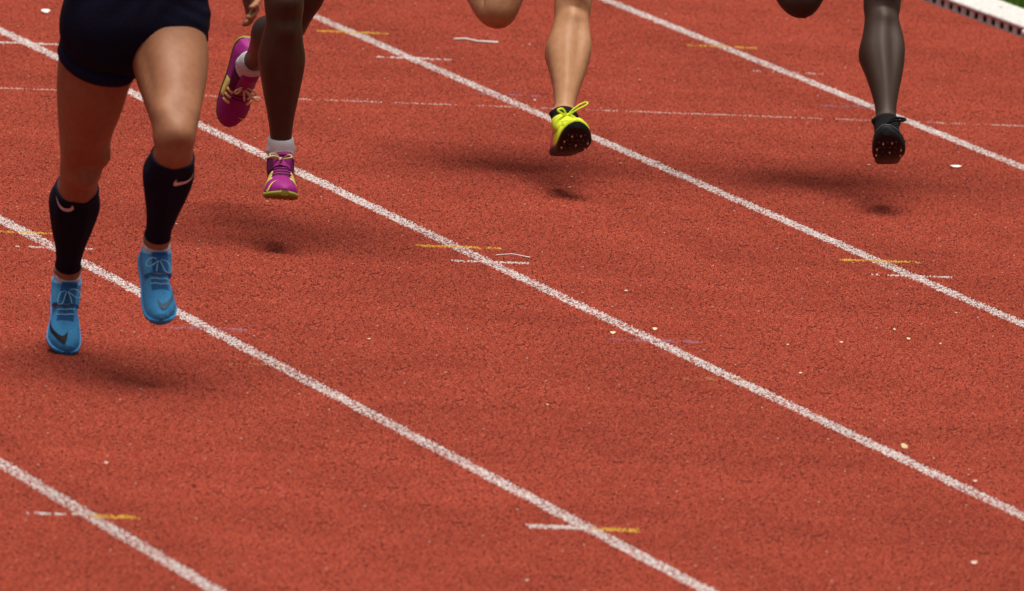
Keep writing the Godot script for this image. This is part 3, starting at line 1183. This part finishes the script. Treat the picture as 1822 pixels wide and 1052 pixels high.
# ------------------------------------------------------------------ the four runners
func make_runner_navy() -> void:
	var o := thing("person", "runner in navy shorts, navy calf sleeves and bright blue shoes, pushing off one toe", "person", Vector3(-1.751, 0, -30.48))
	var P := {"rh": Vector3(-0.066, 0.855, 0.0), "rk": Vector3(-0.044, 0.483, -0.192), "ra": Vector3(0.013, 0.182, -0.433),
		"lh": Vector3(0.094, 0.875, 0.0), "lk": Vector3(0.035, 0.642, 0.344), "la": Vector3(0.076, 0.338, 0.104), "lean": Vector3(0, 0, 0.10),
		"re": Vector3(-0.30, 1.10, 0.05), "rw": Vector3(-0.24, 1.20, 0.30), "le": Vector3(0.30, 1.12, -0.20), "lw": Vector3(0.300, 1.000, -0.02)}
	var RF := foot_frame(P.ra, Vector3(-0.018, 0.036, -0.305), P.rk)
	var LF := foot_frame(P.la, Vector3(0.070, 0.202, 0.248), P.lk)
	var RL := new_leg(P.rh, P.rk, P.ra, RF, Vector3(-1, 0, 0), 1.0, 1.0)
	var LL := new_leg(P.lh, P.lk, P.la, LF, Vector3(1, 0, 0.0), 1.0, 1.0)
	body_mesh(P, "skin_tan", o, RL, LL)
	top_and_shorts(P, o, "singlet_blue", "navy", false)
	# shorts: hips joined smoothly to both thighs, with a close leg on each side
	var sh := Shape.new()
	var hb := [
		[P.rh + Vector3(0.012, 0.045, -0.02), P.lh + Vector3(-0.018, 0.045, -0.02), 0.110, 0.108],
		[P.rh + Vector3(0.012, 0.05, 0.02), P.lh + Vector3(-0.012, 0.05, 0.02), 0.100, 0.100],
		[P.rh.lerp(P.lh, 0.5) + Vector3(0, 0.04, -0.01), P.rh.lerp(P.lh, 0.5) + Vector3(0, 0.22, 0.01), 0.134, 0.122],
		[P.rh + Vector3(0.02, 0.13, 0.0), P.lh + Vector3(-0.03, 0.13, 0.0), 0.102, 0.096],
		[P.rh + Vector3(-0.002, -0.01, 0.0), P.rh.lerp(P.rk, 0.04), 0.096, 0.094],
		[P.lh + Vector3(0.002, 0.0, 0.0), P.lh.lerp(P.lk, 0.06), 0.094, 0.090],
		[P.rh.lerp(P.lh, 0.5) + Vector3(0, 0.0, 0.01), P.rh.lerp(P.lh, 0.5) + Vector3(0.0, -0.050, 0.02), 0.085, 0.046],
	]
	var top := 1.03
	var bb := bounds(hb, 0.03)
	sh.add(nets(func(p: Vector3) -> float:
		return maxf(blended(p, hb, 0.05) + 0.0022 * sin((p.x * 0.8 + p.y * 1.9) * 95.0) * smoothstep(0.0, 0.12, p.x) * smoothstep(0.84, 0.94, p.y) + 0.0016 * sin((p.x * 1.6 - p.y * 1.2 + p.z) * 46.0 + 3.0 * sin(p.y * 22.0) + 2.0 * sin(p.x * 31.0)), p.y - top), bb[0], bb[1], 0.009))
	var r_hem := func(deg: float) -> float: return 0.185 + 0.030 * cos(deg_to_rad(deg - 180.0)) + 0.030 * sin(deg_to_rad(deg))
	var l_hem := func(deg: float) -> float: return 0.195 + 0.125 * cos(deg_to_rad(deg - 172.0)) - 0.035 * sin(deg_to_rad(deg))
	sleeve(sh, RL, 0.02, r_hem, 0.006, 12, 48)
	sleeve(sh, LL, 0.02, l_hem, 0.006, 12, 48)
	var sho := piece("shorts", sh, "navy", o)
	for q in [[RL, r_hem], [LL, l_hem]]:
		var b := Shape.new()
		var hem: Callable = q[1]
		sleeve(b, q[0], func(d: float) -> float: return hem.call(d) - 0.062, func(d: float) -> float: return hem.call(d) + 0.002, 0.0075, 4, 48)
		piece("hem", b, "navy_band", sho)
	for side in 2:
		var L := RL if side == 0 else LL
		var a: Vector3 = P.ra if side == 0 else P.la
		var F := RF if side == 0 else LF
		var sl := Shape.new()
		var hem2 := func(deg: float) -> float: return 1.150 + 0.012 * sin(deg_to_rad(deg))
		sleeve(sl, L, hem2, 1.90, 0.0035, 60, 60, func(w: float, deg: float) -> float: return 0.0012 * smoothstep(0.055, 0.04, w) + 0.0008 * smoothstep(0.965, 0.975, w) + 0.0005 * sin(w * 55.0 + 1.5 * sin(deg_to_rad(deg * 2.0))) * smoothstep(0.6, 0.95, w))
		var sm := piece("calf_sleeve", sl, "navy", o)
		if side == 0:
			leg_tick(L, 1.25, 42.0, 0.10, -62.0, 1.0, sm)
		else:
			leg_tick(L, 1.31, 58.0, 0.10, 62.0, -1.0, sm)
		var so := Shape.new()
		sleeve(so, L, func(deg: float) -> float: return 2.03 + 0.05 * sin(deg_to_rad(deg)), 2.72, 0.0035, 16, 40)
		piece("ankle_sock", so, "white_knit", o)
		blue_shoe(a, F, -1.0 if side == 0 else 1.0, side, o, L)

func shoe_node(o: Node3D) -> Node3D:
	var n := Node3D.new()
	n.name = "shoe"
	o.add_child(n, true)
	return n

func collar(S: Dictionary, m: String, n: Node3D) -> void:
	# padded rim round the ankle opening
	var sh := Shape.new()
	var pts := PackedVector3Array()
	for k in 29:
		var an := TAU * k / 28.0
		var t := 0.235 + 0.155 * cos(an)
		var deg := 90.0 + 46.0 * sin(an)
		pts.append(shoe_pt(S, t, deg, 0.0015))
	sh.tube(pts, 0.0042, 8)
	piece("collar", sh, m, n)

func blue_shoe(a: Vector3, F: Array, sg: float, side: int, o: Node3D, L: Dictionary) -> void:
	var n := shoe_node(o)
	var S := make_last(a, F[0], F[1], Vector3(sg, 0, 0), 0.98)
	S.slim = 0.90
	upper(S, "blue_mesh", n)
	sole(S, "blue_mesh", n, 0.009)
	collar(S, "blue_deep", n)
	leg_strip(L, 2.10, 2.75, 50.0, 130.0, 0.010, "tongue", "blue_deep", n)
	ankle_wrap(L, 2.15, "blue_mesh", n)
	shoe_patch(S, 0.40, 0.71, 58.0, 122.0, 0.0018, "lace_panel", "blue_deep", n, 0.0, 12, 10)
	lace_up(S, "blue_lace", n, 5, 0.45, 0.64, 0.0015)
	loop_lace(S, 0.44, 90.0, [[0, 0, 0], [0.02, 0.012, 0.018], [0.048, 0.006, 0.024], [0.045, 0.002, 0.012], [0.015, 0.004, 0.004], [0, 0, 0]], 0.0012, "blue_lace", n)
	loop_lace(S, 0.44, 90.0, [[0, 0, 0], [0.005, 0.012, -0.02], [0.016, 0.004, -0.034], [0.024, 0.002, -0.026], [0.012, 0.004, -0.008], [0, 0, 0]], 0.0012, "blue_lace", n)
	loop_lace(S, 0.44, 90.0, [[0, 0, 0], [0.02, 0.006, -0.006], [0.045, 0.004, -0.012]], 0.0011, "blue_lace", n, "lace_end")
	spikes(S, n, 0.009)
	if side == 0:
		shoe_tick(S, Vector2(1.0, 72.0), Vector2(-0.26, -88.0), Vector2(-0.22, 42.0), "logo_black", n)
	else:
		shoe_tick(S, Vector2(0.965, 82.0), Vector2(-0.19, -76.0), Vector2(-0.185, 38.0), "logo_grey", n)

func make_runner_purple() -> void:
	var o := thing("person", "dark skinned runner in purple and yellow shoes with white ankle socks", "person", Vector3(-0.55, 0, -33.2))
	var P := {"rh": Vector3(0.002, 1.000, 0.0), "rk": Vector3(-0.033, 0.651, 0.281), "ra": Vector3(0.007, 0.224, 0.220),
		"lh": Vector3(0.174, 0.996, 0.0), "lk": Vector3(0.095, 0.559, -0.082), "la": Vector3(0.103, 0.400, -0.446), "lean": Vector3(0, 0, 0.16),
		"re": Vector3(-0.10, 1.10, -0.34), "rw": Vector3(0.020, 0.675, -0.36), "le": Vector3(0.34, 1.28, 0.28), "lw": Vector3(0.22, 1.42, 0.45),
		"hand_along": Vector3(0.22, -1.0, 0.12), "hand_palm": Vector3(0.75, 0.1, 0.66), "hand_thumb": Vector3(0.5, 0, 0.86)}
	P.rw = Vector3(0.005, 0.800, -0.36)
	var f2 := Vector3(-0.27, 0.045, 1.0).normalized()
	var RF := [f2, (Vector3(0, 1, 0) - f2 * f2.y).normalized()]
	var g := Vector3(-0.03, -1.0, -0.30).normalized()
	var gu := Vector3(-0.10, 0, 1)
	var LF := [g, (gu - g * gu.dot(g)).normalized()]
	var RL := new_leg(P.rh, P.rk, P.ra, RF, Vector3(-1, 0, 0), 1.0, 1.04)
	var LL := new_leg(P.lh, P.lk, P.la, LF, Vector3(1, 0, 0), 1.0, 1.0)
	body_mesh(P, "skin_deep", o, RL, LL)
	piece("hand", P.hand_shape, "skin_palm", o)
	top_and_shorts(P, o, "singlet_white", "black_knit")
	for side in 2:
		var L := RL if side == 0 else LL
		var so := Shape.new()
		sleeve(so, L, 1.835, 2.72, 0.0045, 26, 44, func(w: float, deg: float) -> float: return 0.0032 * exp(-pow((w - 0.06) / 0.045, 2.0)) + 0.0012 * sin(w * 26.0 + sin(deg_to_rad(deg))) * smoothstep(0.1, 0.3, w))
		piece("ankle_sock", so, "white_knit", o)
		purple_shoe(P.ra if side == 0 else P.la, RF if side == 0 else LF, -1.0 if side == 0 else 1.0, o, L)

func purple_shoe(a: Vector3, F: Array, sg: float, o: Node3D, L: Dictionary) -> void:
	var n := shoe_node(o)
	var S := make_last(a, F[0], F[1], Vector3(sg, 0, 0), 1.0)
	upper(S, "magenta", n)
	sole(S, "olive_plate", n, 0.008, 0.001)
	studs(S, "olive_plate", n, 0.008)
	collar(S, "magenta_deep", n)
	leg_strip(L, 1.97, 2.75, 42.0, 138.0, 0.013, "tongue", "magenta", n)
	ankle_wrap(L, 2.10, "magenta_deep", n)
	shoe_patch(S, 0.34, 0.68, 62.0, 118.0, 0.0022, "lace_panel", "magenta_deep", n, 0.0, 12, 10)
	for k in 4:
		var t := 0.44 + k * 0.068
		shoe_patch(S, t, t + 0.045, 152.0, 114.0, 0.0022, "eyestay_stripe", "lemon", n, 0.03, 3, 6)
		if k > 0:
			shoe_patch(S, t, t + 0.045, 24.0, 62.0, 0.0022, "eyestay_stripe", "lemon", n, 0.03, 3, 6)
	shoe_patch(S, 0.42, 0.66, 148.0, 176.0, 0.0014, "side_panel", "lemon", n, 0.0, 8, 6)
	shoe_patch(S, 0.44, 0.68, 6.0, 26.0, 0.0014, "side_panel", "lemon", n, 0.0, 8, 6)
	shoe_tick(S, Vector2(0.905, 6.0), Vector2(0.02, 70.0), Vector2(-0.10, 5.0), "lemon", n)
	lace_up(S, "magenta", n, 5, 0.44, 0.64, 0.0030)
	loop_lace(S, 0.42, 90.0, [[0, 0, 0], [0.004, 0.014, 0.02], [0.014, 0.012, 0.034], [0.022, 0.006, 0.026], [0.012, 0.004, 0.008], [0, 0, 0]], 0.0026, "cream_lace", n)
	loop_lace(S, 0.42, 90.0, [[0, 0, 0], [0.004, 0.014, -0.016], [0.016, 0.010, -0.026], [0.020, 0.006, -0.016], [0, 0, 0]], 0.0026, "cream_lace", n)
	loop_lace(S, 0.44, 90.0, [[0, 0, 0], [0.02, 0.012, 0.022], [0.032, 0.006, 0.046]], 0.0030, "cream_lace", n, "lace_end")
	loop_lace(S, 0.44, 90.0, [[0, 0, 0], [0.022, 0.008, 0.004], [0.036, 0.004, 0.008]], 0.0030, "cream_lace", n, "lace_end")

func make_runner_neon() -> void:
	var o := thing("person", "light skinned runner in one neon yellow and pink spiked shoe with black sole", "person", Vector3(0.811, 0, -34.85))
	var P := {"lh": Vector3(0.090, 0.850, 0.0), "lk": Vector3(-0.013, 0.485, 0.271), "la": Vector3(-0.109, 0.192, 0.549),
		"rh": Vector3(-0.090, 0.845, 0.0), "rk": Vector3(-0.222, 0.428, 0.240), "ra": Vector3(-0.235, 0.66, -0.12), "lean": Vector3(0, 0, 0.12),
		"re": Vector3(-0.32, 1.10, 0.22), "rw": Vector3(-0.24, 1.24, 0.42), "le": Vector3(0.30, 1.08, -0.24), "lw": Vector3(0.30, 0.92, -0.04)}
	var f := Vector3(-0.022, 0.065, 0.23).normalized()
	var LF := [f, (Vector3(0, 1, -0.3) - f * Vector3(0, 1, -0.3).dot(f)).normalized()]
	var g := Vector3(0, -0.25, -1.0).normalized()
	var RF := [g, (Vector3(0, -1, 0) - g * Vector3(0, -1, 0).dot(g)).normalized()]
	var RL := new_leg(P.rh, P.rk, P.ra, RF, Vector3(-1, 0, 0), 0.95, 1.0)
	var LL := new_leg(P.lh, P.lk, P.la, LF, Vector3(1, 0, 0), 0.95, 1.06)
	body_mesh(P, "skin_fair", o, RL, LL)
	top_and_shorts(P, o, "singlet_red", "black_knit")
	for side in 2:
		var L := RL if side == 0 else LL
		var so := Shape.new()
		sleeve(so, L, func(deg: float) -> float: return 1.985 + 0.015 * sin(deg_to_rad(deg)), 2.72, 0.005, 16, 40)
		piece("ankle_sock", so, "black_knit", o)
		neon_shoe(P.ra if side == 0 else P.la, RF if side == 0 else LF, -1.0 if side == 0 else 1.0, o, L)

func neon_shoe(a: Vector3, F: Array, sg: float, o: Node3D, L: Dictionary) -> void:
	var n := shoe_node(o)
	var S := make_last(a, F[0], F[1], Vector3(sg, 0, 0), 1.0, 0.035)
	upper(S, "neon_upper", n, func(t: float, deg: float) -> Color:
		var pink := Color(0.80, 0.07, 0.24)
		var orange := Color(0.80, 0.22, 0.05)
		var lime := Color(0.68, 0.80, 0.03)
		var w := smoothstep(0.26, 0.46, t + 0.06 * sin(deg_to_rad(deg)))
		return pink.lerp(orange, smoothstep(0.12, 0.34, t)).lerp(lime, w))
	sole(S, "black_plate", n, 0.012, 0.001)
	collar(S, "black_knit", n)
	ankle_wrap(L, 2.16, "neon_lace", n)
	spikes(S, n, 0.012)
	studs(S, "slate_trim", n, 0.012)
	lace_up(S, "neon_lace", n, 4, 0.46, 0.62, 0.0028)
	loop_lace(S, 0.40, 90.0, [[0, 0, 0], [0.004, 0.022, 0.022], [0.0, 0.040, 0.052], [0.008, 0.034, 0.058], [0.014, 0.016, 0.026], [0, 0, 0]], 0.0024, "neon_lace", n)
	loop_lace(S, 0.40, 90.0, [[0, 0, 0], [0.012, 0.018, -0.012], [0.020, 0.014, -0.030], [0.016, 0.006, -0.018], [0, 0, 0]], 0.0030, "neon_lace", n)

func make_runner_black() -> void:
	var o := thing("person", "dark skinned runner in black spiked shoes with a lime lace tab, near the white kerb", "person", Vector3(1.708, 0, -34.75))
	var P := {"lh": Vector3(0.093, 0.857, 0.0), "lk": Vector3(-0.019, 0.538, 0.282), "la": Vector3(-0.072, 0.216, 0.554),
		"rh": Vector3(-0.093, 0.857, 0.0), "rk": Vector3(-0.257, 0.512, 0.269), "ra": Vector3(-0.257, 0.73, -0.09), "lean": Vector3(0, 0, 0.12),
		"re": Vector3(-0.32, 1.12, 0.22), "rw": Vector3(-0.24, 1.26, 0.42), "le": Vector3(0.30, 1.10, -0.24), "lw": Vector3(0.30, 0.94, -0.04)}
	var f := Vector3(-0.075, 0.065, 0.22).normalized()
	var LF := [f, (Vector3(0, 1, -0.3) - f * Vector3(0, 1, -0.3).dot(f)).normalized()]
	var g := Vector3(0, -0.25, -1.0).normalized()
	var RF := [g, (Vector3(0, -1, 0) - g * Vector3(0, -1, 0).dot(g)).normalized()]
	var RL := new_leg(P.rh, P.rk, P.ra, RF, Vector3(-1, 0, 0), 0.95, 1.0)
	var LL := new_leg(P.lh, P.lk, P.la, LF, Vector3(1, 0, 0), 0.95, 1.06)
	body_mesh(P, "skin_ash", o, RL, LL)
	top_and_shorts(P, o, "singlet_blue", "black_knit")
	for side in 2:
		var L := RL if side == 0 else LL
		var so := Shape.new()
		sleeve(so, L, 1.975, 2.72, 0.005, 16, 40)
		piece("ankle_sock", so, "black_knit", o)
		black_shoe(P.ra if side == 0 else P.la, RF if side == 0 else LF, -1.0 if side == 0 else 1.0, o, L)

func black_shoe(a: Vector3, F: Array, sg: float, o: Node3D, L: Dictionary) -> void:
	var n := shoe_node(o)
	var S := make_last(a, F[0], F[1], Vector3(sg, 0, 0), 1.0, 0.035)
	upper(S, "black_mesh", n)
	sole(S, "black_plate", n, 0.012, 0.001)
	surface_tube(S, [[0.40, 8.0], [0.62, 10.0], [0.82, 14.0], [0.93, 30.0], [0.97, 60.0], [0.975, 90.0], [0.97, 120.0], [0.93, 150.0], [0.82, 166.0], [0.62, 170.0], [0.40, 172.0]], 0.0014, "trim_line", "slate_trim", n, 0.001)
	collar(S, "black_knit", n)
	spikes(S, n, 0.012)
	studs(S, "slate_trim", n, 0.012)
	shoe_tick(S, Vector2(0.90, 142.0), Vector2(-0.42, 20.0), Vector2(-0.05, -24.0), "logo_white", n)
	shoe_patch(S, 0.44, 0.60, 122.0, 140.0, 0.002, "eyestay_stripe", "slate_trim", n, 0.0, 6, 4)
	lace_up(S, "black_knit", n, 4, 0.46, 0.62, 0.0028)
	loop_lace(S, 0.40, 90.0, [[0, 0, 0], [0.006, 0.016, 0.022], [0.0, 0.014, 0.050], [0.008, 0.008, 0.046], [0.012, 0.008, 0.020], [0, 0, 0]], 0.0036, "black_knit", n)
	shoe_patch(S, 0.45, 0.48, 78.0, 96.0, 0.005, "lace_tab", "lime_tab", n, 0.0, 4, 4)

# ------------------------------------------------------------------ litter on the track
func flake(r: float, h: float, squash: float) -> Shape:
	# a small curled, uneven flake with thickness
	var sh := Shape.new()
	var rings := []
	var rad := PackedFloat32Array()
	for q in 9:
		rad.append(r * rng.randf_range(0.7, 1.15))
	for layer in 2:
		for lv in [1.0, 0.55]:
			var ring := PackedVector3Array()
			var l: float = lv if layer == 0 else (1.55 - lv)
			for q in 9:
				var a := TAU * q / 9.0
				var x := cos(a) * rad[q] * l
				var z := sin(a) * rad[q] * l * squash
				var y := 0.0045 + h * pow(absf(x) / r, 2.0) * 0.7 + h * 0.5 * (z / r) + (0.0 if layer == 0 else 0.0016)
				ring.append(Vector3(x, y, z))
			rings.append(ring)
	rings = [rings[1], rings[0], rings[3], rings[2]]
	sh.ring_loft(rings)
	return sh

func litter_piece(called: String, label: String, category: String, x: float, z: float, r: float, h: float, squash: float, m: String, group := "", tilt := 0.0) -> void:
	var s := flake(r, h, squash)
	var o := piece(called, s, m, self)
	o.position = Vector3(x, sin(tilt) * r * squash * 0.8, z)
	o.rotation = Vector3(tilt, rng.randf_range(-0.5, 0.3), 0)
	o.set_meta("label", label)
	o.set_meta("category", category)
	if group != "":
		o.set_meta("group", group)

func make_litter() -> void:
	litter_piece("paper_scrap", "crumpled white paper scrap on the track behind the navy shorts", "paper", 0.281, -38.098, 0.016, 0.005, 0.9, "paper", "", 0.45)
	litter_piece("paper_scrap", "flat white paper strip on the track between lane line and black shoe", "paper", 2.203, -35.133, 0.017, 0.002, 0.9, "paper", "", 0.15)
	litter_piece("dry_leaf", "pointed cream leaf standing up beside a lane line", "leaf", 0.058, -29.63, 0.010, 0.005, 1.0, "petal", "", 1.1)
	litter_piece("dry_leaf", "small cream leaf above the lilac mark on the lane line", "leaf", 0.064, -31.56, 0.007, 0.003, 0.9, "petal", "", 0.7)
	litter_piece("dry_leaf", "small cream leaf at the end of the lilac mark", "leaf", -0.085, -31.464, 0.007, 0.003, 0.9, "petal", "", 0.6)
	litter_piece("rubber_crumb", "single black crumb on bare red track", "crumb", -2.046, -28.714, 0.008, 0.004, 0.8, "dark_crumb")
	litter_piece("pale_crumb", "round pale crumb, the biggest, alone on bare track", "crumb", -0.404, -27.855, 0.008, 0.005, 0.9, "pale_crumb", "", 0.7)
	var spots := [[0.219, -30.848], [0.363, -31.358], [0.533, -31.429], [0.76, -31.531], [0.779, -31.701], [0.823, -31.466], [-0.796, -30.669], [-0.828, -31.223], [-0.692, -30.171], [-0.725, -33.306], [0.754, -34.36], [1.083, -32.059], [-1.636, -27.452], [1.747, -37.751], [1.63, -37.322], [0.701, -36.205], [1.839, -36.95], [-2.174, -29.022], [0.062, -29.117], [-0.059, -28.955], [1.92, -35.1], [0.842, -34.597], [1.1, -34.936], [1.237, -34.993], [0.224, -32.276], [0.381, -32.017], [-0.302, -33.835], [1.302, -36.35]]
	for k in spots.size():
		litter_piece("pale_flake", "tiny pale flake lying on the red track", "flake", spots[k][0], spots[k][1], rng.randf_range(0.003, 0.0055), rng.randf_range(0.001, 0.004), rng.randf_range(0.6, 1.0), "petal" if k < 8 else "pale_crumb", "tiny pale flakes scattered on the track", rng.randf_range(0.35, 0.8))
	# two thin white threads
	for q in [[Vector3(1.584, 0.0, -37.79), PackedVector3Array([Vector3(-0.065, 0.006, -0.017), Vector3(-0.025, 0.007, -0.029), Vector3(0.001, 0.006, 0.017), Vector3(0.064, 0.006, 0.026)]), 0.0035, "curved white thread lying on the track between two lane lines"], [Vector3(0.105, 0.0, -32.89), PackedVector3Array([Vector3(-0.047, 0.006, 0.002), Vector3(0.005, 0.008, -0.020), Vector3(0.043, 0.006, 0.024)]), 0.0015, "thin white thread above a white cross mark"]]:
		var t := Shape.new()
		t.tube(q[1], q[2], 6)
		var o := piece("white_thread", t, "paper", self)
		o.position = q[0]
		o.set_meta("label", q[3])
		o.set_meta("category", "thread")
